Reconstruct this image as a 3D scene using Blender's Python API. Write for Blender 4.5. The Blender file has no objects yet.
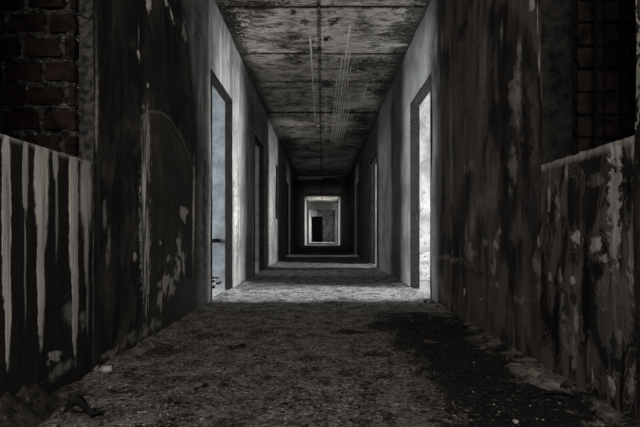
import bpy, bmesh, math, random
from mathutils import Vector, noise
random.seed(7)
C = bpy.context.scene.collection
F, VX, VY, H, CEIL = 440.0, 322.5, 235.0, 0.60, 2.77     # focal in px, horizon, eye height, ceiling height
TL, TR = 0.06, 0.085                                        # thickness of left / right corridor walls

# ------------------------------------------------------------------ tagging
def tag(o, label=None, cat=None, group=None, kind=None):
    if label: o['label'] = label
    if cat: o['category'] = cat
    if group: o['group'] = group
    if kind: o['kind'] = kind
    return o
def link(name, me, mats, parent=None):
    o = bpy.data.objects.new(name, me); C.objects.link(o)
    for m in (mats if isinstance(mats, (list, tuple)) else [mats]): me.materials.append(m)
    if parent: o.parent = parent
    return o
def empty(name, loc=(0, 0, 0)):
    o = bpy.data.objects.new(name, None); o.location = loc; o.empty_display_size = .1
    C.objects.link(o); return o

# ------------------------------------------------------------------ nodes
class NB:
    def __init__(s, name):
        s.m = bpy.data.materials.new(name); s.m.use_nodes = True
        s.t = s.m.node_tree; s.N = s.t.nodes; s.L = s.t.links
        s.bsdf = s.N['Principled BSDF']
        s.obj = s.N.new('ShaderNodeTexCoord').outputs['Object']
    def _in(s, sock, v):
        if hasattr(v, 'is_output') or isinstance(v, bpy.types.NodeSocket): s.L.new(v, sock)
        else: sock.default_value = v
    def math(s, op, a, b=0.0, c=0.0, clamp=False):
        n = s.N.new('ShaderNodeMath'); n.operation = op; n.use_clamp = clamp
        s._in(n.inputs[0], a); s._in(n.inputs[1], b); s._in(n.inputs[2], c)
        return n.outputs[0]
    def vm(s, op, a, b=(0, 0, 0)):
        n = s.N.new('ShaderNodeVectorMath'); n.operation = op
        s._in(n.inputs[0], a); s._in(n.inputs[1], b)
        return n.outputs['Value'] if op in ('LENGTH', 'DOT_PRODUCT') else n.outputs['Vector']
    def sep(s, v):
        n = s.N.new('ShaderNodeSeparateXYZ'); s._in(n.inputs[0], v); return n.outputs
    def comb(s, x, y, z=0.0):
        n = s.N.new('ShaderNodeCombineXYZ')
        for i, v in enumerate((x, y, z)): s._in(n.inputs[i], v)
        return n.outputs[0]
    def noise(s, vec, scale=1.0, detail=4.0, rough=.55, dist=0.0, color=False):
        n = s.N.new('ShaderNodeTexNoise'); s._in(n.inputs['Vector'], vec)
        n.inputs['Scale'].default_value = scale; n.inputs['Detail'].default_value = detail
        n.inputs['Roughness'].default_value = rough; n.inputs['Distortion'].default_value = dist
        return n.outputs['Color'] if color else n.outputs['Fac']
    def voro(s, vec, scale, feature='F1'):
        n = s.N.new('ShaderNodeTexVoronoi'); n.feature = feature
        s._in(n.inputs['Vector'], vec); n.inputs['Scale'].default_value = scale
        return n.outputs['Distance']
    def ramp(s, v, a, b, c=0.0, d=1.0, smooth=True):
        n = s.N.new('ShaderNodeMapRange'); n.interpolation_type = 'SMOOTHSTEP' if smooth else 'LINEAR'
        s._in(n.inputs[0], v)
        # smoothstep needs from_min<from_max
        if a > b: a, b, c, d = b, a, d, c
        for i, q in enumerate((a, b, c, d)): n.inputs[i + 1].default_value = q
        return n.outputs[0]
    def mix(s, f, a, b, blend='MIX'):
        n = s.N.new('ShaderNodeMix'); n.data_type = 'RGBA'; n.blend_type = blend
        s._in(n.inputs[0], f)
        for i, v in ((6, a), (7, b)):
            s._in(n.inputs[i], (*v, 1.0) if isinstance(v, tuple) and len(v) == 3 else v)
        return n.outputs[2]
    def blobs(s, vec, items, edge):
        """items: (cx, cy, rx, ry, strength[, soft]); vec must hold (u, v, 0); returns the strongest mask"""
        acc = None
        for it in items:
            cx, cy, rx, ry, st = it[:5]; soft = it[5] if len(it) > 5 else .45
            d = s.vm('LENGTH', s.vm('MULTIPLY', s.vm('SUBTRACT', vec, (cx, cy, 0)), (1 / rx, 1 / ry, 0)))
            d = s.math('ADD', d, edge)
            m = s.ramp(d, 1.0, 1.0 - soft, 0.0, st)
            acc = m if acc is None else s.math('MAXIMUM', acc, m)
        return acc
    def finish(s, col, rough=.9, bump=None, bs=.5, bd=.01, spec=.3):
        s._in(s.bsdf.inputs['Base Color'], (*col, 1.0) if isinstance(col, tuple) else col)
        s._in(s.bsdf.inputs['Roughness'], rough)
        s.bsdf.inputs['Specular IOR Level'].default_value = spec
        if bump is not None:
            b = s.N.new('ShaderNodeBump'); b.inputs['Strength'].default_value = bs
            b.inputs['Distance'].default_value = bd
            s.L.new(bump, b.inputs['Height']); s.L.new(b.outputs[0], s.bsdf.inputs['Normal'])
        return s.m

def wpt(x, y):                      # photo point on a side wall -> (distance along the corridor, height)
    dx = abs(x - VX); return F / dx, H + (VY - y) / dx
def wblob(x, y, rx, ry, st=1.0, soft=.45):
    dx = abs(x - VX); Y, Z = wpt(x, y); return (Y, Z, rx * F / dx / dx, ry / dx, st, soft)
def fpt(x, y):
    d = y - VY; return (x - VX) / d * H, F * H / d
def fblob(x, y, rx, ry, st=1.0, soft=.45):
    d = y - VY; X, Y = fpt(x, y); return (X, Y, rx * H / d, ry * F * H / d / d, st, soft)
def cpt(x, y):
    d = VY - y; hh = CEIL - H; return (x - VX) / d * hh, F * hh / d
def cblob(x, y, rx, ry, st=1.0, soft=.45):
    d = VY - y; hh = CEIL - H; X, Y = cpt(x, y); return (X, Y, rx * hh / d, ry * F * hh / d / d, st, soft)

# ------------------------------------------------------------------ materials
def wall_material(name, side):
    b = NB(name); x, y, z = b.sep(b.obj)[:3]
    p = b.comb(y, z)
    n1 = b.noise(p, 2.2, 6, .6, .4); n2 = b.noise(p, 14, 5, .65)
    streak = b.noise(b.vm('MULTIPLY', p, (9, 1.1, 0)), 1.0, 5, .6, .6)
    if side == 'R':
        big = b.noise(b.vm('MULTIPLY', p, (3.6, .9, 0)), 1.3, 4, .55, 1.6)
        streak = b.math('ADD', b.math('MULTIPLY', streak, .45), b.math('MULTIPLY', big, .55))
    fine = b.noise(b.vm('MULTIPLY', p, (60, 3.0, 0)), 1.0, 3, .6, .2)
    grain = b.noise(b.obj, 70, 3, .7)
    warp = b.vm('MULTIPLY', b.vm('SUBTRACT', b.noise(p, 7, 4 if side == 'R' else 3, .6, .8 if side == 'R' else 0, True), (.5, .5, .5)), (.14, .16, 0) if side == 'R' else (.05, .07, 0))
    pw = b.vm('ADD', p, warp)
    pw = b.vm('MULTIPLY', pw, (1, 1, 0))
    edge = b.math('MULTIPLY', b.math('SUBTRACT', n2, .5), 4.6 if side == 'L' else 2.6)
    edges = b.math('MULTIPLY', b.math('SUBTRACT', b.noise(p, 30, 3, .7), .5), 1.6)
    mar = b.noise(b.vm('MULTIPLY', p, (2.8, 1.1, 0)), 1, 3, .5, 1.1); cloud = b.noise(b.vm('MULTIPLY', p, (3, 2.2, 0)), 1.2, 6, .62, 1.2)
    if side == 'L':
        yy = b.math('ADD', y, b.math('MULTIPLY', b.math('SUBTRACT', z, 1.6), .55))
        yy = b.math('ADD', yy, b.math('MULTIPLY', b.math('SUBTRACT', n1, .5), .5))
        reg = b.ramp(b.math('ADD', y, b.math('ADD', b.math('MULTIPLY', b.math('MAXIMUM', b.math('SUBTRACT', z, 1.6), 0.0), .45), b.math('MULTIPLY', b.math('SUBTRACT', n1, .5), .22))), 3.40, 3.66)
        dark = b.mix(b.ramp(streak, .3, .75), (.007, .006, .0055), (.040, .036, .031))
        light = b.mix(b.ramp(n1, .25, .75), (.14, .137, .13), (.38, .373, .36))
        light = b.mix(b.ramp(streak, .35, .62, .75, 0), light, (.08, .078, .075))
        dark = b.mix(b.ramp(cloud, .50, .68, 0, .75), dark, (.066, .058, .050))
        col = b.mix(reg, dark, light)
        # arched edge of an old coat of paint
        dd = b.vm('LENGTH', b.vm('MULTIPLY', b.vm('SUBTRACT', pw, (2.8, .5, 0)), (1 / .83, 1 / .86, 0)))
        side_ok = b.math('MULTIPLY', b.ramp(y, 2.50, 2.54), b.ramp(z, .9, 1.05))
        ins = b.math('MULTIPLY', b.ramp(dd, 1.0, .98), b.ramp(y, 2.53, 2.56))
        col = b.mix(b.math('MULTIPLY', ins, .35), col, (.075, .066, .055))
        ring = b.math('MULTIPLY', b.math('MULTIPLY', b.ramp(dd, .985, .995), b.ramp(dd, 1.012, 1.0)), side_ok)
        col = b.mix(b.math('MULTIPLY', ring, .55), col, (.22, .21, .19))
        drips = b.math('MULTIPLY', b.blobs(pw, [wblob(146, 150, 6, 48, 1, .3), wblob(144.5, 225, 6.5, 75, 1, .3),
                     wblob(146, 275, 5, 50, .9, .4)], edges), b.ramp(fine, .42, .60))
        thin = b.blobs(p, [wblob(193.5, 215, 1.5, 68, .75, .7), wblob(104, 215, 3, 20, .35, .8), wblob(108, 245, 2, 24, .3, .8),
                     wblob(139, 35, .9, 20, .35, .8), wblob(106, 258, 1.6, 16, .25, .8), wblob(96, 110, 2.5, 60, .42, .9),
                     wblob(96, 60, 1.5, 70, .15, .9)], edges)
        pale = b.blobs(pw, [wblob(149, 4, 3.2, 9), wblob(139, 54, 2.0, 5), wblob(172.5, 18, 1.8, 6), wblob(166.5, 3, 1.8, 5),
                     wblob(148, 86, 1.2, 2.5, .7), wblob(184, 30, 3, 12, .35, .8), wblob(184, 212, 4, 9, .55), wblob(180, 246, 2.6, 14, .6),
                     wblob(178, 268, 3.0, 14, .6), wblob(184, 262, 2.2, 12, .5), wblob(166, 284, 4, 12, .55),
                     wblob(161, 244, 1.6, 3.5, .6), wblob(170, 258, 3, 3.5, .6), wblob(134, 256, 1.5, 3.5, .5), wblob(160, 296, 3, 16, .45),
                     wblob(172, 285, 3.5, 12, .45), wblob(130, 340, 12, 8, .22, .9), wblob(150, 330, 16, 9, .25, .9), wblob(110, 355, 9, 6, .28, .9),
                     wblob(95, 370, 5, 4, .6), wblob(236, 205, 3, 50, .4, .9), wblob(270, 210, 4, 40, .5, .9)], edge)
        darkm = b.blobs(pw, [wblob(198, 20, 4, 26, .5, .8), wblob(204, 210, 3, 90, .75, .8), wblob(190, 330, 8, 8, .3, .9),
                     wblob(253, 120, 5, 30, .6, .9)], edge)
        wainscot = b.math('MULTIPLY', b.ramp(z, .30, .24), b.ramp(yy, 1.9, 2.6, 0, .28))
        col = b.mix(wainscot, col, (.16, .15, .14))
    else:
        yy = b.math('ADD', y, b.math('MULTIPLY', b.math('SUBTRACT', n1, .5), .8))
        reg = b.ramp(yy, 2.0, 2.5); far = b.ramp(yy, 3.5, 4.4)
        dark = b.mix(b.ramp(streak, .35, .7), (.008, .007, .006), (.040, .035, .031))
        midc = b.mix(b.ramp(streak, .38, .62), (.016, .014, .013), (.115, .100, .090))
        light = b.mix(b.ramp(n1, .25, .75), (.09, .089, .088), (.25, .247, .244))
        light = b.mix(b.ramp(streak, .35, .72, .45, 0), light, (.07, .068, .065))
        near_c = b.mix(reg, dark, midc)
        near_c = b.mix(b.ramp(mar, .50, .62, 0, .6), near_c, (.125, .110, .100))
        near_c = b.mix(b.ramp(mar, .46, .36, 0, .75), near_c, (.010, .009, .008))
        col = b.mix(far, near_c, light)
        drips = None
        thin = b.blobs(p, [wblob(437, 45, 2, 26, .4, .9), wblob(439, 75, 2, 20, .35, .9), wblob(443, 40, 2, 18, .25, .9), wblob(451, 150, 2.5, 70, .25, .9),
                     wblob(439.6, 120, .8, 130, .2, .9), wblob(464.5, 292, .8, 5, 1, .5), wblob(473, 222, 4, 20, .28, .9),
                     wblob(502, 33, 2, 14, .4, .9), wblob(519, 50, 3, 16, .4, .9), wblob(538.2, 60, 1.0, 18, .85, .7), wblob(537, 20, .8, 22, .6, .7),
                     wblob(540.5, 92, .7, 18, .5, .7), wblob(541.5, 138, .8, 9, .95, .6), wblob(538, 241, 1.6, 8, .7, .6), wblob(467, 235, 2, 22, .3, .9)], edges)
        pale = b.blobs(pw, [wblob(430, 40, 9, 45, .25, .9), wblob(485, 60, 12, 45, .16, .9), wblob(515, 100, 7, 40, .50, .8), wblob(511, 170, 6, 30, .45, .9), wblob(470, 165, 8, 9, .35, .8),
                     wblob(482, 200, 18, 20, .18, .9), wblob(531, 2, 4, 13, .9, .6), wblob(637.5, 40, 2.2, 130, .75, .5), wblob(448, 258.5, 18, 3.2, .45, .8), wblob(470, 252, 8, 8, .45, .8),
                     wblob(484, 246, 7, 7, .35, .8), wblob(494.5, 243, 3, 9, .95, .8), wblob(498, 233, 3.5, 8, .6, .8), wblob(493, 262, 1.8, 14, .6, .8), wblob(497, 283, 2.6, 7, .6, .7),
                     wblob(481, 297, 2, 2, .9), wblob(536, 268, 5, 16, .4, .8), wblob(536, 290, 2.5, 20, .35, .8), wblob(520, 298, 9, 4, .22, .9), wblob(440, 285, 5, 15, .3, .9),
                     wblob(533, 375, 9, 9, .5, .8), wblob(500, 345, 20, 8, .18, .9), wblob(448, 300, 10, 10, .25, .9)], edge)
        darkm = b.blobs(pw, [wblob(492, 25, 6, 32, .9), wblob(493, 100, 5, 36, .6, .7), wblob(500, 155, 4, 14, .85), wblob(512, 158, 6, 9, .8), wblob(506, 175, 4, 9, .7),
                     wblob(526, 130, 6, 60, .8, .6), wblob(526, 150, 8, 18, .8), wblob(530, 200, 12, 60, .5, .7), wblob(463, 70, 7, 80, .45, .8), wblob(443, 190, 3, 30, .7, .7),
                     wblob(509, 260, 6, 30, .85, .7), wblob(470, 270, 25, 5, .5, .8), wblob(482, 225, 4, 14, .3, .9), wblob(392, 130, 4, 50, .4, .9)], edge)
    col = b.mix(darkm, col, (.010, .009, .008))
    col = b.mix(thin, col, (.58, .55, .51))
    col = b.mix(pale, col, (.66, .63, .58) if side == 'L' else (.44, .405, .37))
    if drips is not None: col = b.mix(drips, col, (.60, .58, .53))
    # soot speckles and small chips
    spk = b.ramp(b.noise(p, 42, 2, .5), .63, .70)
    col = b.mix(b.math('MULTIPLY', spk, .5), col, (.012, .011, .010))
    h = b.math('ADD', b.math('MULTIPLY', n1, 2.0), b.math('ADD', b.math('MULTIPLY', streak, .9), b.math('MULTIPLY', grain, .12)))
    h = b.math('ADD', h, b.math('MULTIPLY', pale, .25))
    rough = b.ramp(streak, .3, .7, .55, .85)
    return b.finish(col, rough, h, .9, .02, .06)

def halfwall_material(side):
    b = NB('half_wall_render_' + ('left' if side == 'L' else 'right')); x, y, z = b.sep(b.obj)[:3]
    p = b.comb(y, z)
    n2 = b.noise(p, 26, 5, .65); streak = b.noise(b.vm('MULTIPLY', p, (26, 2, 0)), 1, 5, .6, .4)
    grain = b.noise(b.obj, 90, 3, .7)
    warp = b.vm('MULTIPLY', b.vm('SUBTRACT', b.noise(p, 9, 4, .65, 0, True), (.5, .5, .5)), (.006, .05, 0) if side == 'L' else (.035, .05, 0))
    pw = b.vm('MULTIPLY', b.vm('ADD', p, warp), (1, 1, 0))
    edge = b.math('MULTIPLY', b.math('SUBTRACT', n2, .5), 0.6 if side == 'L' else 1.5)
    if side == 'L':
        def stripe(x, y0, y1, hw, st, soft=.3):
            return wblob(x, (y0 + y1) / 2, hw * 1.28, (y1 - y0) / 2, min(1, st * 1.15), soft)
        S = [stripe(7, 90, 330, 4.6, .85), stripe(8.5, 220, 378, 3.0, .8), stripe(26, 120, 225, 3.0, .55), stripe(25.5, 190, 340, 1.1, .4, .6),
             stripe(42.5, 90, 265, 6.6, .75), stripe(41.5, 170, 362, 3.8, .75), stripe(56, 130, 185, 2.9, .65), stripe(57, 140, 270, 1.4, .45, .6),
             stripe(74, 120, 290, 4.5, .85), stripe(75.5, 170, 372, 3.2, .9), stripe(86.5, 130, 245, 6.0, .62, .5), stripe(87, 190, 300, 2.4, .6, .6),
             stripe(88, 260, 345, 1.5, .35, .8)]
        pale = b.blobs(pw, S, edge)
        top = b.ramp(b.math('ADD', z, b.math('MULTIPLY', n2, .02)), .905, .925, 0, .55)
        low = b.blobs(pw, [wblob(55, 358, 9, 6, .5), wblob(70, 312, 12, 14, .25, .9), wblob(85, 318, 6, 12, .25, .9), wblob(62, 370, 20, 8, .25, .9)], b.math('MULTIPLY', edge, 5))
        pale = b.math('MAXIMUM', pale, b.math('MAXIMUM', top, low))
        base = b.mix(streak, (.010, .009, .008), (.026, .024, .021))
        palec = b.mix(b.ramp(streak, .25, .75), (.24, .23, .21), (.70, .675, .62))
        col = b.mix(pale, base, palec)
    else:
        pale = b.blobs(pw, [wblob(615, 152, 7, 16, .95), wblob(614, 200, 8, 55, .6), wblob(614, 235, 6, 40, .7), wblob(632, 245, 5, 60, .5), wblob(634, 150, 5, 20, .4, .9),
                     wblob(577, 238, 6, 9, .7), wblob(595, 243, 7, 9, .75), wblob(603, 258, 9, 5, .55), wblob(548, 200, 1.6, 24, .6, .7), wblob(557, 205, 3, 26, .45, .8),
                     wblob(566, 172, 2.4, 12, .55, .8), wblob(550, 277, 2.0, 6, .8), wblob(560, 277, 2.4, 6, .6), wblob(572, 280, 3, 9, .95), wblob(576, 320, 4, 22, .6, .8), wblob(561, 300, 3, 24, .3, .8),
                     wblob(594, 150, 26, 5, .35, .9), wblob(571, 345, 6, 18, .32, .6), wblob(573, 366, 4, 9, .45, .7), wblob(567, 330, 4, 20, .25), wblob(592, 372, 1.6, 14, .5, .8), wblob(612, 385, 5, 14, .75, .8),
                     wblob(618, 335, 7, 14, .35, .8), wblob(630, 385, 5, 18, .3, .8), wblob(595, 180, 9, 10, .2, .9)], b.math('MULTIPLY', edge, 2.6))
        dome = b.blobs(pw, [wblob(612, 310, 20, 48, .13, .12), wblob(575, 300, 16, 40, .08, .3)], b.math('MULTIPLY', edge, .5))
        dk = b.blobs(pw, [wblob(586, 290, 5, 70, .95), wblob(556, 320, 4, 60, .8), wblob(597, 270, 7, 14, .9), wblob(613, 345, 4, 12, .8), wblob(573, 300, 4, 8, .7), wblob(629, 200, 3, 30, .7), wblob(622, 380, 2, 50, .9)], edge)
        top = b.ramp(b.math('ADD', z, b.math('MULTIPLY', n2, .03)), .895, .925, 0, .6)
        pale = b.math('MAXIMUM', b.math('MULTIPLY', b.math('MAXIMUM', pale, dome), b.math('SUBTRACT', 1.0, dk)), top)
        base = b.mix(streak, (.007, .006, .0055), (.030, .026, .024))
        mar = b.noise(b.vm('MULTIPLY', p, (7, 2.6, 0)), 1, 3, .5, 1.8)
        base = b.mix(b.ramp(mar, .50, .62, 0, .8), base, (.115, .100, .090))
        base = b.mix(b.ramp(b.math('ABSOLUTE', b.math('SUBTRACT', mar, .5)), .016, .004, 0, .6), base, (.16, .145, .13))
        base = b.mix(dk, base, (.006, .0055, .005))
        palec = b.mix(b.ramp(streak, .25, .75), (.22, .205, .19), (.66, .62, .57))
        col = b.mix(pale, base, palec)
    h = b.math('ADD', b.math('MULTIPLY', pale, .5), b.math('ADD', b.math('MULTIPLY', streak, .7), b.math('MULTIPLY', grain, .2)))
    return b.finish(col, .85, h, .8, .010, .06)

def simple(name, c0, c1, scale=12, rough=.9, bs=.6, bd=.006, spec=.05, c2=None):
    b = NB(name); n = b.noise(b.obj, scale, 7, .68, .3)
    col = b.mix(b.ramp(n, .3, .7), c0, c1)
    if c2: col = b.mix(b.ramp(b.noise(b.obj, scale * 3.1, 3, .6), .60, .68), col, c2)
    h = b.math('ADD', n, b.math('MULTIPLY', b.noise(b.obj, scale * 5, 3, .7), .4))
    return b.finish(col, rough, h, bs, bd, spec)

def floor_material():
    b = NB('dirty_concrete_floor'); x, y, z = b.sep(b.obj)[:3]; p = b.comb(x, y)
    n1 = b.noise(p, 1.7, 6, .65, .5); n2 = b.noise(p, 9, 7, .7, .3); n3 = b.noise(p, 45, 6, .75); n4 = b.noise(p, 150, 3, .7)
    tot = b.math('ADD', b.math('MULTIPLY', n2, .42), b.math('ADD', b.math('MULTIPLY', n3, .38), b.math('MULTIPLY', n4, .20)))
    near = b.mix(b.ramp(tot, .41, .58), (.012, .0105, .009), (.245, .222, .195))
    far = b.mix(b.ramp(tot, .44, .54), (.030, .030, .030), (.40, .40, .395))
    isf = b.ramp(y, 2.6, 5.2)  # floor colour turns paler with distance, painting in some of the door light
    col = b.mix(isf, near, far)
    col = b.mix(b.ramp(n3, .60, .72, 0, .55), col, (.36, .335, .31))
    col = b.mix(b.math('MULTIPLY', b.ramp(n4, .58, .70), b.ramp(n2, .4, .6, .3, .9)), col, (.03, .027, .024))
    # black greasy stain down the right hand side
    e = b.math('ADD', x, b.math('MULTIPLY', b.math('SUBTRACT', n2, .5), .9))
    e = b.math('ADD', e, b.math('MULTIPLY', b.math('SUBTRACT', n1, .5), .35))
    st = b.math('MULTIPLY', b.ramp(e, .37, .47), b.ramp(b.math('ADD', y, b.math('MULTIPLY', n2, .8)), 4.1, 3.6))
    st = b.math('MULTIPLY', st, b.ramp(b.math('ADD', e, 0), 1.02, .90, .25, 1))
    warp = b.vm('MULTIPLY', b.vm('SUBTRACT', b.noise(p, 8, 4, .65, 0, True), (.5, .5, .5)), (.16, .3, 0))
    pw = b.vm('MULTIPLY', b.vm('ADD', p, warp), (1, 1, 0))
    edge = b.math('MULTIPLY', b.math('SUBTRACT', n3, .5), 2.6)
    bl = b.blobs(pw, [fblob(385, 325, 30, 6, .9, .5), fblob(350, 331, 22, 3, .8), fblob(405, 343, 26, 7, .9), fblob(375, 352, 18, 4, .7), fblob(198, 391, 4.5, 4, 1), fblob(235, 346, 9, 3, .9),
                fblob(160, 350, 40, 8, .75, .7), fblob(150, 372, 26, 3, .6), fblob(60, 395, 40, 14, .8, .7), fblob(20, 400, 40, 25, .8, .7), fblob(80, 412, 24, 5, .9), fblob(250, 312, 60, 4, .3, .9), fblob(395, 418, 14, 6, .9),
                fblob(385, 377, 18, 5, .7), fblob(260, 332, 20, 3, .6), fblob(345, 376, 12, 4, .4), fblob(205, 335, 22, 4, .6), fblob(195, 405, 8, 2.5, .7), fblob(280, 425, 12, 3, .7), fblob(330, 302, 12, 2, .7), fblob(345, 298, 12, 1.5, .7)], edge)
    dk = b.math('MAXIMUM', b.math('MULTIPLY', st, .93), bl)
    col = b.mix(dk, col, (.009, .008, .007))
    pl = b.blobs(pw, [fblob(410, 420, 22, 9, .5, .7), fblob(385, 344, 10, 2, .5), fblob(300, 415, 30, 8, .25, .9), fblob(190, 372, 30, 4, .35, .9), fblob(240, 400, 40, 10, .2, .9), fblob(545, 378, 18, 9, .35, .7),
                fblob(440, 312, 12, 5, .35, .8), fblob(475, 340, 14, 5, .25, .8), fblob(430, 340, 6, 3, .35)], edge)
    col = b.mix(pl, col, (.27, .245, .22))
    patch = b.ramp(b.noise(p, 4.5, 4, .6), .40, .60, .35, 1)
    g1 = b.noise(p, 62, 2, .5); g2 = b.noise(b.vm('ADD', p, (7.3, 2.1, 0)), 85, 2, .5); g3 = b.noise(b.vm('ADD', p, (1.3, 5.1, 0)), 34, 3, .6)
    col = b.mix(b.math('MULTIPLY', b.ramp(g3, .56, .62), patch), col, (.010, .009, .008))
    col = b.mix(b.math('MULTIPLY', b.ramp(g2, .60, .65), .9), col, (.008, .007, .006))
    col = b.mix(b.math('MULTIPLY', b.math('MULTIPLY', b.ramp(g1, .60, .66), b.math('SUBTRACT', 1.0, b.math('MULTIPLY', dk, .85))), patch), col, (.52, .48, .43))
    h = b.math('ADD', b.math('MULTIPLY', n2, 1.0), b.math('ADD', b.math('MULTIPLY', n3, .8), b.math('ADD', b.math('MULTIPLY', n4, .25), b.math('MULTIPLY', b.math('SUBTRACT', g1, g2), .6))))
    return b.finish(col, .92, h, 1.0, .030, .06)

def ceiling_material():
    b = NB('board_marked_concrete_ceiling'); x, y, z = b.sep(b.obj)[:3]; p = b.comb(x, y)
    n1 = b.noise(p, 1.6, 6, .62, .6)
    grain = b.noise(b.vm('MULTIPLY', p, (6.5, 15, 0)), 1, 8, .76, .9)
    n3 = b.noise(p, 26, 5, .7)
    g2 = b.noise(b.vm('MULTIPLY', p, (7, 60, 0)), 1, 4, .65, .3)
    tot = b.math('ADD', b.math('MULTIPLY', grain, .6), b.math('MULTIPLY', n1, .4))
    col = b.mix(b.ramp(tot, .42, .56), (.095, .086, .076), (.78, .73, .66))
    col = b.mix(b.ramp(g2, .52, .66, 0, .7), col, (.045, .040, .036))
    warp = b.vm('MULTIPLY', b.vm('SUBTRACT', b.noise(p, 9, 4, .7, 0, True), (.5, .5, .5)), (.14, .12, 0))
    pw = b.vm('MULTIPLY', b.vm('ADD', p, warp), (1, 1, 0))
    edge = b.math('MULTIPLY', b.math('SUBTRACT', n3, .5), 4.5)
    dk = b.blobs(pw, [cblob(232, 25, 14, 26, .95, .6), cblob(238, 48, 12, 12, .9), cblob(255, 4, 40, 5, .8), cblob(244, 70, 8, 14, .9), cblob(333, 22, 7, 3.5, .9), cblob(326, 39, 6, 3, 1), cblob(338, 18, 4, 2, .8), cblob(293, 12, 5, 3, .9),
                cblob(305, 22, 5, 4, .8), cblob(284, 47, 8, 3, .8), cblob(297, 38, 4, 2, .8), cblob(270, 40, 12, 3, .6), cblob(375, 64, 26, 8, .7, .7), cblob(400, 60, 12, 14, .85), cblob(412, 12, 10, 14, .8, .7), cblob(400, 30, 8, 10, .5),
                cblob(326, 85, 8, 4, .9), cblob(262, 108, 8, 16, .9), cblob(285, 140, 12, 22, .8), cblob(365, 120, 12, 8, .8), cblob(352, 134, 22, 8, .7), cblob(300, 118, 14, 4, .5), cblob(384, 90, 10, 10, .8), cblob(278, 88, 14, 3, .6), cblob(290, 76, 16, 3, .5)], edge)
    jn = None; wob = b.math('MULTIPLY', b.math('SUBTRACT', b.noise(p, 12, 4, .7), .5), .05)
    for j, wd_, st_ in [(4.19, .022, .95), (5.27, .022, .95), (5.75, .03, .5), (6.24, .022, .85), (7.76, .03, .95), (8.76, .035, .9), (9.8, .03, .8)]:
        m = b.ramp(b.math('ABSOLUTE', b.math('ADD', b.math('SUBTRACT', y, j), wob)), wd_ * 1.6, wd_ * .5, 0, st_)
        jn = m if jn is None else b.math('MAXIMUM', jn, m)
    jn = b.math('MULTIPLY', jn, b.ramp(b.noise(p, 5, 3, .6), .30, .46, .55, 1))
    jl = b.ramp(b.math('ABSOLUTE', b.math('ADD', b.math('ADD', x, .035), wob)), .035, .012, 0, .95)
    dk = b.math('MAXIMUM', dk, b.math('MAXIMUM', jn, b.math('MULTIPLY', jl, b.ramp(grain, .35, .55, 1, .55))))
    # darker along both edges
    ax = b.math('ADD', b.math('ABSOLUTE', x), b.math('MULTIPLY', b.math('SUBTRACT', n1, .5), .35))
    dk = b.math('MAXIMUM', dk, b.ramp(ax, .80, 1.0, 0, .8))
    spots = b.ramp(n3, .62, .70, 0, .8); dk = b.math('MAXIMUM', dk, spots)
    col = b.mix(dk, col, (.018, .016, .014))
    # pale drip lines running along the corridor
    acc = None
    for lx, w, y0, y1 in [(.20, .0045, 6.0, 10.3), (.24, .0045, 5.3, 10.3), (.285, .006, 4.5, 10.3), (.325, .0045, 5.1, 10.2), (.365, .0045, 5.6, 10.0), (.41, .0045, 6.5, 10.0), (.455, .0045, 7.2, 10.0), (-.135, .006, 4.75, 8.2), (0.0, .003, 4.5, 5.4), (.64, .0035, 6.2, 7.4), (.06, .003, 6.5, 9.6)]:
        m = b.math('MULTIPLY', b.ramp(b.math('ABSOLUTE', b.math('SUBTRACT', x, lx)), w * 2.6, w * 1.0), b.math('MULTIPLY', b.ramp(y, y0, y0 + .15), b.ramp(y, y1, y1 - .5)))
        acc = m if acc is None else b.math('MAXIMUM', acc, m)
    acc = b.math('MULTIPLY', acc, b.ramp(b.noise(b.vm('MULTIPLY', p, (30, 5, 0)), 1, 3, .6), .36, .52, .3, 1))
    col = b.mix(acc, col, (.95, .92, .86))
    pl = b.blobs(pw, [cblob(398, 45, 9, 1.2, .9), cblob(357, 4, 6, 2, .9), cblob(372, 4.5, 5, .8, .7), cblob(268, 35, 20, 7, .35, .9), cblob(265, 60, 14, 5, .3, .9), cblob(318, 125, 2, 1.6, .9), cblob(395, 44, 14, 2, .4)], b.math('MULTIPLY', edge, .5))
    col = b.mix(pl, col, (.88, .84, .78))
    h = b.math('ADD', b.math('MULTIPLY', grain, 1.0), b.math('ADD', b.math('MULTIPLY', n3, .5), b.math('MULTIPLY', g2, .5)))
    return b.finish(col, .9, h, .9, .02, .06)

def brick_material():
    b = NB('charred_red_brick'); n = b.noise(b.obj, 9, 6, .7, .5); st = b.noise(b.vm('MULTIPLY', b.obj, (6, 6, 60)), 1, 4, .6)
    col = b.mix(b.ramp(n, .35, .7), (.0045, .0035, .003), (.029, .0175, .0135))
    col = b.mix(b.ramp(st, .5, .7, 0, .6), col, (.018, .012, .010))
    return b.finish(col, .9, b.math('ADD', n, st), .8, .010, .05)

M_wL = wall_material('left_wall_plaster', 'L'); M_wR = wall_material('right_wall_plaster', 'R')
M_hL = halfwall_material('L'); M_hR = halfwall_material('R')
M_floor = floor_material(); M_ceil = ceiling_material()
M_brick = brick_material()
M_mortar = simple('sooty_mortar', (.004, .0035, .003), (.060, .055, .048), 26, c2=(.24, .225, .20))
M_mortarR = simple('blackened_mortar', (.003, .003, .0025), (.014, .012, .011), 22)
M_brickR = simple('blackened_brick', (.004, .0035, .003), (.026, .020, .017), 11)
M_jamb = simple('bare_rough_concrete', (.004, .0038, .0035), (.062, .058, .054), 34, c2=(.015, .014, .013))
M_jambR = simple('smoke_blackened_concrete', (.003, .0028, .0025), (.020, .018, .016), 18)
M_frame = simple('charred_timber', (.003, .0028, .0025), (.018, .016, .015), 40, .8, c2=(.07, .068, .065))
M_frameR = simple('scorched_timber', (.003, .003, .003), (.022, .020, .019), 44, .8, c2=(.24, .23, .22))
M_roomL = simple('blue_grey_distemper', (.075, .081, .084), (.185, .195, .20), 3.2, .9, .4, .01, c2=(.10, .12, .14))
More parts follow.
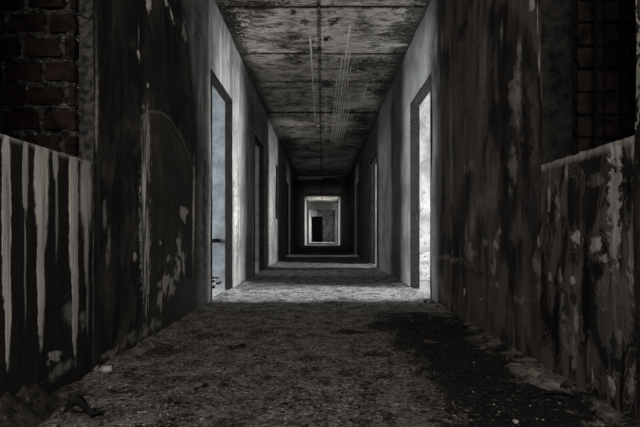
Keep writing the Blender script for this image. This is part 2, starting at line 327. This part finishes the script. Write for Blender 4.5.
M_roomR = simple('chalky_white_plaster', (.13, .13, .128), (.34, .34, .335), 3.0, .9, .4, .01, c2=(.16, .155, .15))
M_plinth = simple('crumbling_grey_render', (.13, .13, .125), (.42, .42, .41), 14, .9, .8, .02, c2=(.04, .04, .04))
M_dark = simple('dark_room_plaster', (.010, .009, .009), (.045, .042, .040), 3)  # dark colour cuts the light bounced by unseen room walls
M_roomfloor = simple('rubble_strewn_concrete', (.10, .10, .098), (.50, .49, .48), 22, .95, 1, .02, c2=(.02, .02, .02))
M_pstone = simple('pale_plaster_chip', (.20, .19, .175), (.50, .48, .45), 30)
M_gstone = simple('grey_brown_stone', (.02, .018, .016), (.09, .08, .072), 30)
M_char = simple('black_char', (.004, .004, .0035), (.016, .014, .013), 40, .6)
M_conc = simple('grey_concrete_beam', (.14, .135, .13), (.40, .39, .37), 10)
M_endwall = simple('stained_end_wall', (.05, .05, .05), (.20, .20, .195), 4, c2=(.45, .45, .44))
M_steel = simple('rusted_steel', (.003, .0028, .0025), (.010, .009, .008), 25, .6)
M_out = simple('pale_yard_ground', (.3, .3, .29), (.42, .42, .40), 3)

# ------------------------------------------------------------------ geometry helpers
def mesh_from(name, V, Fc, mi=None, smooth=None):
    me = bpy.data.meshes.new(name); me.from_pydata(V, [], Fc)
    if mi: me.polygons.foreach_set('material_index', mi)
    if smooth: me.polygons.foreach_set('use_smooth', smooth)
    me.update(); return me
def box_mesh(name, boxes, bevel=0.0):
    bm = bmesh.new()
    for (x0, y0, z0, x1, y1, z1) in boxes:
        r = bmesh.ops.create_cube(bm, size=1)
        for v in r['verts']:
            v.co = Vector(((x0 + x1) / 2 + v.co.x * (x1 - x0), (y0 + y1) / 2 + v.co.y * (y1 - y0), (z0 + z1) / 2 + v.co.z * (z1 - z0)))
    if bevel: bmesh.ops.bevel(bm, geom=bm.edges[:], offset=bevel, segments=2, affect='EDGES', profile=.6)
    me = bpy.data.meshes.new(name); bm.to_mesh(me); bm.free(); return me
def steps(a, b, cuts, res):
    ks = sorted(set([a, b] + [c for c in cuts if a < c < b])); out = [a]
    for p, q in zip(ks, ks[1:]):
        n = max(1, round((q - p) / res(p))); out += [p + (q - p) * (i + 1) / n for i in range(n)]
    return out
def side_wall(name, side, y0, y1, z1, openings, thick, mats, res, disp, top_noise=0.0, face=1.0):
    """a wall at X=+-1: lumpy corridor face, flat back, reveals round the openings (material slot 1)"""
    sx = -1 if side == 'L' else 1
    ys = steps(y0, y1, [v for o in openings for v in o[:2]], res)
    zs = steps(0.0, z1, [v for o in openings for v in o[2:]], lambda p: res(y0) if False else .05)
    def hole(i, j):
        cy = (ys[i] + ys[i + 1]) / 2; cz = (zs[j] + zs[j + 1]) / 2
        return any(a < cy < b and c < cz < d for a, b, c, d in openings)
    V, Fc, mi, sm = [], [], [], []
    def add(vs, m, s):
        n = len(V); V.extend(vs); Fc.append(list(range(n, n + 4))); mi.append(m); sm.append(s)
    fv, bv = {}, {}
    def P(i, j, back=False):
        y, z = ys[i], zs[j]
        zz = z + (noise.noise(Vector((y * 22, 3.1, 0))) * top_noise if (top_noise and j == len(zs) - 1) else 0)
        if back: return (sx * (face + thick), y, zz)
        d = disp(y, z)
        return (sx * (face + d), y, zz)
    def vid(i, j, back=False):
        D = bv if back else fv
        if (i, j) not in D: D[(i, j)] = len(V); V.append(P(i, j, back))
        return D[(i, j)]
    ny, nz = len(ys) - 1, len(zs) - 1
    for i in range(ny):
        for j in range(nz):
            if hole(i, j): continue
            f = [vid(i, j), vid(i + 1, j), vid(i + 1, j + 1), vid(i, j + 1)]
            Fc.append(f if sx < 0 else f[::-1]); mi.append(0); sm.append(True)
            f = [vid(i, j, 1), vid(i + 1, j, 1), vid(i + 1, j + 1, 1), vid(i, j + 1, 1)]
            Fc.append(f[::-1] if sx < 0 else f); mi.append(2); sm.append(False)
            for (di, dj, a, b) in ((-1, 0, (i, j), (i, j + 1)), (1, 0, (i + 1, j + 1), (i + 1, j)), (0, -1, (i + 1, j), (i, j)), (0, 1, (i, j + 1), (i + 1, j + 1))):
                ii, jj = i + di, j + dj
                if ii < 0 or jj < 0 or ii >= ny or jj >= nz or hole(ii, jj):
                    q = [P(*a), P(*b), P(*b, True), P(*a, True)]
                    add(q if sx > 0 else q[::-1], 1, False)
    me = mesh_from(name, V, Fc, mi, sm)
    return link(name, me, mats)
def frac(x, y, z, s, o=4):
    return noise.fractal(Vector((x * s, y * s, z * s)), 1.0, 2.0, o)

# openings (distance from, to, bottom, top)
DT = 2.09
LO = [(1.345, 1.917, 0, 2.35), (3.94, 4.86, 0, DT), (6.46, 7.43, 0, DT), (9.38, 9.80, .95, 2.12), (12.05, 12.95, 0, DT), (24.0, 25.6, 0, DT)]
RO = [(1.405, 2.02, 0, 2.35), (4.03, 4.99, 0, DT), (8.07, 9.12, 0, DT), (12.05, 13.0, 0, DT), (24.0, 25.6, 0, DT), (33.0, 34.5, 0, DT)]
def resf(p): return .035 if p < 6 else (.1 if p < 14 else .5)
def dispL(y, z):
    e = 1.0
    for o in LO[1:]:
        pass
    d = frac(y, 1.7, z, 1.3, 3) * .007 + frac(y, 5.1, z, 5, 2) * .002
    d -= .016 * math.exp(-((y - 5.15) ** 2 + (z - .325) ** 2) / .0016)
    return max(-.02, min(.012, d))
def dispR(y, z):
    d = frac(y * 1.6, 9.7, z * .8, 1.5, 3) * .012 + frac(y, 2.1, z, 5, 2) * .002
    return max(-.02, min(.02, d))
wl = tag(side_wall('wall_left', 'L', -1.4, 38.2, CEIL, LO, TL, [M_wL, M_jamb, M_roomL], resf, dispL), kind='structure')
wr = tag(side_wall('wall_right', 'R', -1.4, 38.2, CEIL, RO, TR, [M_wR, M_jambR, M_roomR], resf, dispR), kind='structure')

# half walls filling the lower part of the two near openings
hl = side_wall('half_wall', 'L', 1.347, 1.915, .915, [], .055, [M_hL, M_hL, M_dark], lambda p: .015,
               lambda y, z: frac(y, 3.3, z, 7, 3) * .003 + .001, .004)
tag(hl, 'low rendered half wall on the left with vertical white drip stripes', 'wall')
hr = side_wall('half_wall', 'R', 1.408, 2.017, .92, [], .08, [M_hR, M_hR, M_dark], lambda p: .015,
               lambda y, z: frac(y, 6.3, z, 6, 3) * .005 + .001, .005)
tag(hr, 'low rendered half wall on the right with blotchy peeling paint below the dark window bars', 'wall')

# floor
def grid(name, xs, ys, zf, mats, flip=False):
    V = [(x, y, zf(x, y)) for y in ys for x in xs]; nx = len(xs)
    Fc = []
    for j in range(len(ys) - 1):
        for i in range(nx - 1):
            q = [j * nx + i, j * nx + i + 1, (j + 1) * nx + i + 1, (j + 1) * nx + i]
            Fc.append(q[::-1] if flip else q)
    return link(name, mesh_from(name, V, Fc, None, [True] * len(Fc)), mats)
ys = steps(-1.4, 38.2, [1.0, 3.5, 6, 14], lambda p: .02 if 1.0 <= p < 3.5 else (.03 if p < 6 and p > .9 else (.08 if p < 14 else .6)))
xs = steps(-1.0615, 1.0865, [], lambda p: .02)
def floor_z(x, y):
    a = frac(x, y, 0, 3.0, 4) * .007 + frac(x, y, 2, 13, 4) * .006
    a += .028 * math.exp(-((min(abs(x), 1.0) - 1.0) / .07) ** 2) * (0 if abs(x) > 1.01 else 1) * (.5 + .5 * noise.noise(Vector((y * 5, x, 0))))
    return a - .004
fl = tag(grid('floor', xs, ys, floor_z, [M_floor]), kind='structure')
fl.modifiers.new('s', 'SOLIDIFY').thickness = .12; fl.modifiers['s'].offset = -1

# ceiling with board joints as real grooves
JY = [4.19, 5.27, 5.75, 6.24, 7.76, 8.76, 9.8]
def ceil_z(x, y):
    g = 0
    for j in JY: g = max(g, math.exp(-((y - j) / .012) ** 2))
    g = max(g, math.exp(-((x + .035) / .012) ** 2))
    step = .02 if y < 7.76 else 0.0
    return CEIL + g * .018 + frac(x * .6, y * 2, 0, 2.2, 3) * .004 + step - .02
ys = steps(-1.4, 38.2, [v for j in JY for v in (j - .03, j, j + .03)] + [3.8, 10.5], lambda p: .012 if any(abs(p - j) <= .031 and p < j + .02 for j in JY) else (.05 if 3.7 < p < 10.4 else .6))
xs = steps(-1.04, 1.04, [-.065, -.005], lambda p: .01 if -.066 < p < -.006 else .05)
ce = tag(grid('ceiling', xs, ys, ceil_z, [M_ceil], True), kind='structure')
ce.modifiers.new('s', 'SOLIDIFY').thickness = .15; ce.modifiers['s'].offset = -1

# ------------------------------------------------------------------ door frames
DN = [0]
def door_frame(side, o, mat, proud=.0, w=.035):
    DN[0] += 1
    r = tag(empty('door_%d' % DN[0], ((-1 if side == 'L' else 1) * 1.03, (o[0] + o[1]) / 2, 0)), kind='structure')
    t = TL if side == 'L' else TR
    a, b_ = (1.0 - .006, 1.0 + t + .01)
    xa, xb = (-b_, -a) if side == 'L' else (a, b_)
    parts = [('jamb', (xa, o[0], 0, xb, o[0] + w, o[3] - w)), ('jamb', (xa, o[1] - w, 0, xb, o[1], o[3] - w)), ('head', (xa, o[0], o[3] - w, xb, o[1], o[3]))]
    for n, bx in parts:
        me = box_mesh(n, [bx], .004)
        bm = bmesh.new(); bm.from_mesh(me); bmesh.ops.subdivide_edges(bm, edges=[e for e in bm.edges if e.calc_length() > .3], cuts=24)
        for v in bm.verts:
            q = v.co; v.co = q + Vector((noise.noise(q * 9), noise.noise(q * 9 + Vector((7, 0, 0))), noise.noise(q * 9 + Vector((0, 7, 0))))) * .0035
        bm.to_mesh(me); bm.free()
        c = link(n, me, mat, r); c.location = -Vector(r.location)
    return r
for o in LO[1:3]: door_frame('L', o, M_frame)
for o in RO[1:3]: door_frame('R', o, M_frameR)
door_frame('L', LO[4], M_frame); door_frame('R', RO[3], M_frameR)

# ------------------------------------------------------------------ brick cross walls behind the near openings
def brick_wall(name, x0, x1, yface, depth, course, blen, gap, stack, mats, seed, ridge):
    random.seed(seed); V, Fc, mi = [], [], []
    def hexa(a, b_, j=.003):
        n = len(V)
        for z in (a[2], b_[2]):
            for (x, y) in ((a[0], a[1]), (b_[0], a[1]), (b_[0], b_[1]), (a[0], b_[1])):
                V.append((x + random.uniform(-j, j), y + random.uniform(-j, j), z + random.uniform(-j, j)))
        for f in ((0, 3, 2, 1), (4, 5, 6, 7), (0, 1, 5, 4), (1, 2, 6, 5), (2, 3, 7, 6), (3, 0, 4, 7)):
            Fc.append([n + k for k in f]); mi.append(0)
    rows = int(CEIL / course); joints = []
    for r in range(rows):
        z = r * course; off = 0 if stack else (.5 * blen if r % 2 else 0) + random.uniform(-.015, .015)
        x = x0 - off
        while x < x1:
            a, b_ = max(x + gap / 2, x0), min(x + blen - gap / 2, x1)
            if b_ - a > .02:
                hexa((a, yface + random.uniform(-.004, .004), z + gap * .5), (b_, yface + depth * .7, z + course - gap * .5))
            x += blen
        joints.append((z, off))
    # mortar bed: a fine sheet that bulges out at the joints
    s = .011; nx = int((x1 - x0) / s) + 1; nz = int(CEIL / s) + 1; base = len(V)
    for j in range(nz + 1):
        for i in range(nx + 1):
            x = x0 + (x1 - x0) * i / nx; z = CEIL * j / nz
            r = min(rows - 1, int(z / course)); u = (x - x0 + joints[r][1]) / blen
            dv = min(z - r * course, (r + 1) * course - z); dh = abs(u - round(u)) * blen
            k = max(0, 1 - dv / (gap * 1.0)) if ridge else max(0, 1 - dv / gap) * .4
            k = max(k, max(0, 1 - dh / (gap * 1.1)) * (.8 if ridge else .2))
            nz_ = frac(x, z, seed, 16, 3)
            y = yface + .02 - k * ((.020 if ridge else .014) + nz_ * (.045 if ridge else .02))
            V.append((x, y, z))
    for j in range(nz):
        for i in range(nx):
            a = base + j * (nx + 1) + i; Fc.append([a, a + 1, a + nx + 2, a + nx + 1]); mi.append(1)
    # backing slab closes the mesh behind
    n = len(V)
    for z in (0, CEIL):
        for (x, y) in ((x0, yface + .03), (x1, yface + .03), (x1, yface + depth), (x0, yface + depth)): V.append((x, y, z))
    for f in ((0, 3, 2, 1), (4, 5, 6, 7), (0, 1, 5, 4), (1, 2, 6, 5), (2, 3, 7, 6), (3, 0, 4, 7)):
        Fc.append([n + k for k in f]); mi.append(1)
    return link(name, mesh_from(name, V, Fc, mi), mats)
bl = brick_wall('brick_wall', -2.4, -1.062, 1.885, .10, .104, .172, .027, False, [M_brick, M_mortar], 3, True)
tag(bl, 'reddish brick cross wall with crusty mortar seen above the striped left half wall', 'brick wall')
br = brick_wall('brick_wall', 1.15, 2.4, 1.99, .10, .104, .125, .014, True, [M_brickR, M_mortarR], 5, True)
tag(br, 'blackened brick cross wall seen behind dark bars above the blotchy right half wall', 'brick wall')
# dark uprights standing in the right opening
random.seed(11)
for i, px in enumerate((596, 622)):
    Y = 1.90; X = (px - VX) * Y / F
    me = box_mesh('window_bar', [(X - .006, Y - .006, 0, X + .006, Y + .006, CEIL - .02)], .003)
    tag(link('window_bar', me, M_steel), ['thin dark upright bar before the right bricks, farther from the frame edge', 'thin dark upright bar before the right bricks, nearer the frame edge'][i], 'bar', 'upright bars in the right opening')

# ------------------------------------------------------------------ side rooms
def room(side, ya, yb, win, matw, name_i, matf=None, depth=3.2):
    sx = -1 if side == 'L' else 1; t = TL if side == 'L' else TR
    xi = 1 + t + .001; xo = xi + depth
    def bx(name, boxes, m, idx):
        bb = []
        for (x0, y0, z0, x1, y1, z1) in boxes:
            bb.append((min(sx * x0, sx * x1), y0, z0, max(sx * x0, sx * x1), y1, z1))
        return tag(link(name, box_mesh(name, bb), m), kind='structure')
    s = 'left' if side == 'L' else 'right'
    bx('floor_side_room_%s_%d' % (s, name_i), [(xi, ya, -.12, xo, yb, -.002)], matf or M_roomfloor, 0)
    bx('ceiling_side_room_%s_%d' % (s, name_i), [(xi, ya, CEIL, xo, yb, CEIL + .15)], M_dark, 0)
    outer = []
    if win:
        w0, w1, z0, z1 = win
        outer += [(xo, ya, 0, xo + .15, w0, CEIL), (xo, w1, 0, xo + .15, yb, CEIL), (xo, w0, 0, xo + .15, w1, z0), (xo, w0, z1, xo + .15, w1, CEIL)]
    else: outer = [(xo, ya, 0, xo + .15, yb, CEIL)]
    bx('wall_outer_%s_%d' % (s, name_i), outer, M_dark, 0)
    return xi, xo
def cross(side, y, m, i, th=.10, x1=4.4):
    sx = -1 if side == 'L' else 1; t = TL if side == 'L' else TR; xi = 1 + t + .001
    a, b_ = sorted((sx * xi, sx * x1))
    s = 'left' if side == 'L' else 'right'
    tag(link('wall_cross_%s_%d' % (s, i), box_mesh('c', [(a, y, 0, b_, y + th, CEIL)]), m), kind='structure')
Lc = (.90, .95, 1.0)
Wc = (.96, .985, 1.0)
def window_light(side, xo, win, power, color, spread=180, tilt=0):
    sx = -1 if side == 'L' else 1
    li = bpy.data.lights.new('daylight_' + side, 'AREA'); li.shape = 'RECTANGLE'
    li.size = win[1] - win[0]; li.size_y = win[3] - win[2]; li.energy = power; li.color = color; li.spread = math.radians(spread)
    o = bpy.data.objects.new('window_daylight', li); C.objects.link(o)
    o.location = (sx * (xo + .08), (win[0] + win[1]) / 2, (win[2] + win[3]) / 2)
    d = Vector((-sx, tilt, .02)); o.rotation_euler = d.to_track_quat('-Z', 'Y').to_euler()
# left: dark near store, bright room behind door 1, room behind door 2
room('L', -2.6, 1.99, None, M_dark, 1, M_dark)
w = (3.45, 4.3, .25, 2.2); xi, xo = room('L', 2.05, 6.3, w, M_roomL, 2); window_light('L', xo, w, 560, Lc)
cross('L', 6.3, M_roomL, 1)
w = (6.45, 6.9, .25, 2.2); xi, xo = room('L', 6.4, 10.6, w, M_roomL, 3); window_light('L', xo, w, 110, Lc, 130, .9)
cross('L', 10.6, M_roomL, 2)
w = (11.7, 12.2, .9, 2.2); xi, xo = room('L', 10.7, 14.5, w, M_roomL, 4); window_light('L', xo, w, 80, Lc)
cross('L', 14.5, M_dark, 3)
w = (22.8, 24.2, .3, 2.4); xi, xo = room('L', 22, 28, w, M_roomL, 5, None, 1.5); window_light('L', xo, w, 260, Wc, 90, 1.1)
room('R', -2.6, 2.09, None, M_dark, 1, M_dark)
w = (3.5, 4.5, .25, 2.2); xi, xo = room('R', 2.15, 5.9, w, M_roomR, 2); window_light('R', xo, w, 720, Wc)
cross('R', 5.9, M_roomR, 1)
w = (7.6, 8.2, .25, 2.2); xi, xo = room('R', 6.0, 10.4, w, M_roomR, 3); window_light('R', xo, w, 420, Wc)
cross('R', 10.4, M_roomR, 2)
w = (11.7, 12.2, .9, 2.2); xi, xo = room('R', 10.5, 14.5, w, M_roomR, 4); window_light('R', xo, w, 80, Wc)
cross('R', 14.5, M_dark, 3)
w = (32.3, 33.4, .3, 2.4); xi, xo = room('R', 31.5, 36, w, M_roomR, 6, None, 1.5); window_light('R', xo, w, 500, Wc, 90, 1.0)
w = (22.8, 24.2, .3, 2.4); xi, xo = room('R', 22, 28, w, M_roomR, 5, None, 1.5); window_light('R', xo, w, 260, Wc, 90, 1.1)

tag(link('trim_5', box_mesh('j', [(1.087, 2.022, 0, 1.147, 2.088, CEIL)], .003), M_jambR), kind='structure')
# low plinth at the foot of the right room's wall
me = box_mesh('plinth', [(1.09, 5.80, 0, 2.6, 5.899, .375)], .012)
tag(link('plinth', me, M_plinth), 'low crumbling grey plinth at the foot of the bright wall through the right doorway', 'plinth')
# pipe stub in the left room
def tube(name, pts, r, mat, seg=10, jit=0, parent=None):
    V, Fc = [], []
    for k, p in enumerate(pts):
        p = Vector(p); d = (Vector(pts[min(k + 1, len(pts) - 1)]) - Vector(pts[max(k - 1, 0)])).normalized()
        a = d.orthogonal().normalized() if abs(d.z) > .9 else d.cross(Vector((0, 0, 1))).normalized(); b_ = d.cross(a)
        rr = r[k] if isinstance(r, (list, tuple)) else r
        for s in range(seg):
            t = 2 * math.pi * s / seg; q = rr * (1 + jit * noise.noise(p * 30 + Vector((s * 3, 0, 0))))
            V.append(p + a * math.cos(t) * q + b_ * math.sin(t) * q)
    for k in range(len(pts) - 1):
        for s in range(seg):
            Fc.append([k * seg + s, k * seg + (s + 1) % seg, (k + 1) * seg + (s + 1) % seg, (k + 1) * seg + s])
    Fc.append(list(range(seg))[::-1]); Fc.append([(len(pts) - 1) * seg + s for s in range(seg)])
    return link(name, mesh_from(name, V, Fc, None, [True] * (len(Fc) - 2) + [False] * 2), mat, parent)
tag(tube('pipe_stub', [(-1.50, 6.31, .52), (-1.505, 6.2, .52), (-1.51, 6.1, .52), (-1.50, 6.02, .515)], [.032, .03, .03, .028], M_steel), 'short black pipe stub sticking out of the blue grey wall through the left doorway', 'pipe')

# niche in the left wall (closed back, dark)
tag(link('trim_1', box_mesh('n', [(-1.30, 9.36, .93, -1.262, 9.82, 2.14), (-1.262, 9.34, .93, -1.062, 9.379, 2.14), (-1.262, 9.801, .93, -1.062, 9.84, 2.14)], .0), M_dark), kind='structure')

# cross beams and the far end of the corridor
tag(link('trim_2', box_mesh('b', [(-.9, 16.0, 2.61, -.02, 16.16, 2.735), (-.02, 15.9, 2.67, .53, 16.2, 2.735)], .01), M_conc), kind='structure')
def portal(n, y, hw, top, th, m):
    tag(link('trim_%d' % n, box_mesh('p', [(-.97, y, 0.03, -hw, y + th, CEIL - .04), (hw, y, 0.03, .97, y + th, CEIL - .04), (-hw, y, top, hw, y + th, CEIL - .04), (-hw, y, 0.03, hw, y + th, .07)], .01), m), kind='structure')
portal(3, 22.6, .93, 2.62, .25, M_conc)
portal(4, 29.0, .86, 2.25, .25, M_conc)
# end wall with a dark doorway
e = 36.6
tag(link('wall_end', box_mesh('e', [(.02, e, .04, .97, e + .2, 2.15), (-.97, e, 2.15, .97, e + .2, 2.70), (-.97, e, .04, -.90, e + .2, 2.15), ]), M_endwall), kind='structure')
tag(link('wall_back', box_mesh('e', [(-1.06, 38.21, 0, 1.085, 38.4, CEIL)]), M_dark), kind='structure')
# ------------------------------------------------------------------ stones, chips and char on the floor
def rock(name, loc, size, mat, seed, flat=.6, parent=None):
    bm = bmesh.new(); bmesh.ops.create_icosphere(bm, subdivisions=3, radius=1)
    off = Vector((seed * 3.7, seed * 1.3, 0))
    for v in bm.verts:
        q = v.co.copy(); r = 1 + .35 * noise.noise(q * 1.3 + off) + .14 * noise.noise(q * 3.5 + off)
        c = Vector((max(-.75, min(.75, q.x * r)), max(-.78, min(.78, q.y * r * .9)), max(-.7, min(.7, q.z * r))))
        v.co = Vector((c.x * size, c.y * size, c.z * size * flat))
    me = bpy.data.meshes.new(name); bm.to_mesh(me); bm.free()
    for p in me.polygons: p.use_smooth = False
    o = link(name, me, mat); o.location = loc; o.rotation_euler = (0, 0, seed * 1.7)
    return o
def on_floor(x, y, lift): return (x, y, floor_z(x, y) + lift)
chips = [(515.5, 420, .0075, 'white plaster chip lying alone on the black stain, bottom right of centre'), (559.5, 401, .0045, None), (537, 417, .004, None), (543, 418, .004, None), (499, 411, .0045, None),
         (494, 403, .005, None), (473, 390, .0045, None), (474, 362, .0045, None), (442, 397, .004, None), (471, 418, .0035, None), (530, 404, .004, None), (602, 423, .004, None), (453, 402, .004, None), (488, 377, .0035, None), (517, 390, .003, None), (421, 309, .008, None),
         (430, 318, .008, None), (412, 320, .006, None), (358, 284, .012, None), (394, 411, .005, None), (340, 410, .005, None), (285, 418, .005, None), (245, 392, .005, None), (172, 365, .006, None), (110, 385, .006, None), (126, 388, .005, None), (150, 405, .005, None)]
proto = None
for i, (px, py, s, lab) in enumerate(chips):
    X, Y = fpt(px, py)
    r = rock('plaster_chip', on_floor(X, Y, s * .25), s * (1.3 if lab else .85), M_pstone, i + 1)
    tag(r, lab or 'tiny pale plaster chip scattered on the dirty corridor floor', 'debris', None if lab else 'tiny plaster chips on the corridor floor')
big = [(608, 417.5, .040, M_gstone, 'round grey stone beside the foot of the right half wall'),
       (205, 386, .014, M_char, 'black charred lump on the floor left of centre'),
       (243, 346, .020, M_char, 'black charred lump lying farther back, left of centre'),
       (97, 372, .026, M_pstone, 'broken pale plaster lump at the foot of the left half wall'),
       (56, 398, .020, M_gstone, 'grey stone on the dark heap at bottom left'),
       (432, 304, .028, M_gstone, 'brown rubble piece at the corner of the right doorway'),
       (438, 308, .022, M_gstone, 'smaller rubble piece just in front of the right doorway corner'),
       (425, 302, .020, M_char, 'black rubble piece on the sill of the right doorway'),
       (566, 384, .018, M_gstone, 'grey stone at the lower end of the pale plaster spill')]
for i, (px, py, s, m, lab) in enumerate(big):
    X, Y = fpt(px, py); X = max(-.95, min(.95, X))
    tag(rock('stone', on_floor(X, Y, s * .3), s, m, 40 + i, .65), lab, 'stone')
# rubble visible through the two near doorways
random.seed(5)
for i in range(26):
    s = random.uniform(.012, .035); Y = random.uniform(4.9, 6.2); X = -1.1 - (Y - 4.9) * .28 - random.uniform(0, .35)
    tag(rock('rubble_stone', (X, Y, s * .3), s, random.choice([M_gstone, M_char, M_pstone]), 80 + i), 'small rubble stone on the floor of the blue grey side room', 'stone', 'rubble stones in the left side room')
for i in range(14):
    s = random.uniform(.012, .03); Y = random.uniform(4.6, 5.6); X = 1.16 + (Y - 4.6) * .2 + random.uniform(0, .25)
    tag(rock('rubble_stone', (X, Y, s * .3), s, random.choice([M_gstone, M_pstone, M_pstone]), 120 + i), 'small rubble stone on the floor of the white side room', 'stone', 'rubble stones in the right side room')

def heap(name, cx, cy, rx, ry, h, mat, seed, lab, clipx=None):
    V, Fc = [], []; n = 46
    for j in range(n + 1):
        for i in range(n + 1):
            u, v = i / n * 2 - 1, j / n * 2 - 1; x, y = cx + u * rx, cy + v * ry
            if clipx: x = max(-clipx, min(clipx, x))
            r = math.hypot(u, v) + .35 * noise.noise(Vector((x * 7, y * 5, seed))); k = max(0, min(1, 1 - r))
            k *= 1 + .35 * frac(x, y, seed, 9, 4)
            z = floor_z(x, y) - .008 + h * k * k * 1.3 + (.009 * min(1, k * 3)) + frac(x, y, seed, 40, 2) * .003
            V.append((x, y, z))
    for j in range(n):
        for i in range(n):
            a = j * (n + 1) + i; Fc.append([a, a + 1, a + n + 2, a + n + 1])
    return tag(link(name, mesh_from(name, V, Fc, None, [True] * len(Fc)), mat), lab, 'rubble', None, None)
M_heapd = simple('dark_ash_and_rubble', (.006, .0055, .005), (.050, .045, .040), 26, .95, 1, .02, c2=(.10, .09, .08))
M_heapp = simple('brown_plaster_dust', (.03, .026, .022), (.19, .165, .14), 22, .95, 1, .02, c2=(.02, .018, .016))
heap('rubble_heap', -.985, 1.40, .10, .26, .10, M_heapd, 4.2, 'dark heap of ash and rubble against the striped left half wall', .985)
X, Y = fpt(546, 380)
heap('plaster_spill', .90, 1.90, .09, .24, .030, M_heapp, 8.8, 'brown spill of fallen plaster at the foot of the right wall', .975)
heap('plaster_spill', -.95, 2.25, .06, .30, .022, M_heapp, 2.8, 'narrow line of plaster dust along the foot of the left wall', .985)
# sticks
def fl3(px, py, up): X, Y = fpt(px, py); return (X, Y, floor_z(X, Y) + up)
tag(tube('charred_stick', [fl3(66, 408.5, .008), fl3(71, 406.5, .014), fl3(77, 405, .024), fl3(86, 411, .018), fl3(94, 416, .014), fl3(101, 414, .014)], [.004, .009, .012, .010, .009, .004], M_char, 9, 1.1), 'bent black charred stick on the floor at bottom left', 'stick')
tag(tube('charred_stick', [fl3(530, 397, .006), fl3(545, 394, .012), fl3(562, 394, .012), fl3(578, 399, .007)], [.003, .006, .006, .003], M_char, 8, .5), 'thin black charred stick below the plaster spill at right', 'stick')
tag(tube('splinter', [fl3(541, 366, .02), fl3(540, 361, .05), fl3(541.5, 356, .08)], [.003, .0025, .001], M_gstone, 6, .3), 'thin splinter standing upright against the right wall foot', 'splinter')

# yard outside, seen by nothing but the windows
tag(link('ground', box_mesh('g', [(-14, -8, -.3, 14, 42, -.13)]), M_out), kind='structure')

# ------------------------------------------------------------------ light: fill lamp added high behind the camera to graze surfaces, overcast sky
li = bpy.data.lights.new('corridor_mouth_fill', 'AREA'); li.shape = 'RECTANGLE'; li.size = 1.9; li.size_y = 1.1; li.energy = 105; li.color = (1.0, .965, .92)
o = bpy.data.objects.new('corridor_mouth_fill', li); C.objects.link(o); o.location = (0, -1.5, 2.15)
o.rotation_euler = Vector((0, 1, -.25)).to_track_quat('-Z', 'Z').to_euler()
wd = bpy.data.worlds.new('overcast'); bpy.context.scene.world = wd; wd.use_nodes = True
bg = wd.node_tree.nodes['Background']; bg.inputs[0].default_value = (.80, .86, .92, 1); bg.inputs[1].default_value = .5

# ------------------------------------------------------------------ camera
cd = bpy.data.cameras.new('camera'); cam = bpy.data.objects.new('camera', cd); C.objects.link(cam)
cam.location = (0, 0, H); cam.rotation_euler = (math.pi / 2, 0, 0)
cd.sensor_width = 36; cd.lens = 36 * F / 640; cd.shift_x = -(VX - 320) / 640; cd.shift_y = (VY - 213.5) / 640
cd.clip_start = .05; cd.clip_end = 200
sc = bpy.context.scene; sc.camera = cam
sc.view_settings.view_transform = 'Standard'; sc.view_settings.look = 'None'; sc.view_settings.gamma = 1.0
sc.view_settings.exposure = 0.0; sc.view_settings.use_curve_mapping = False
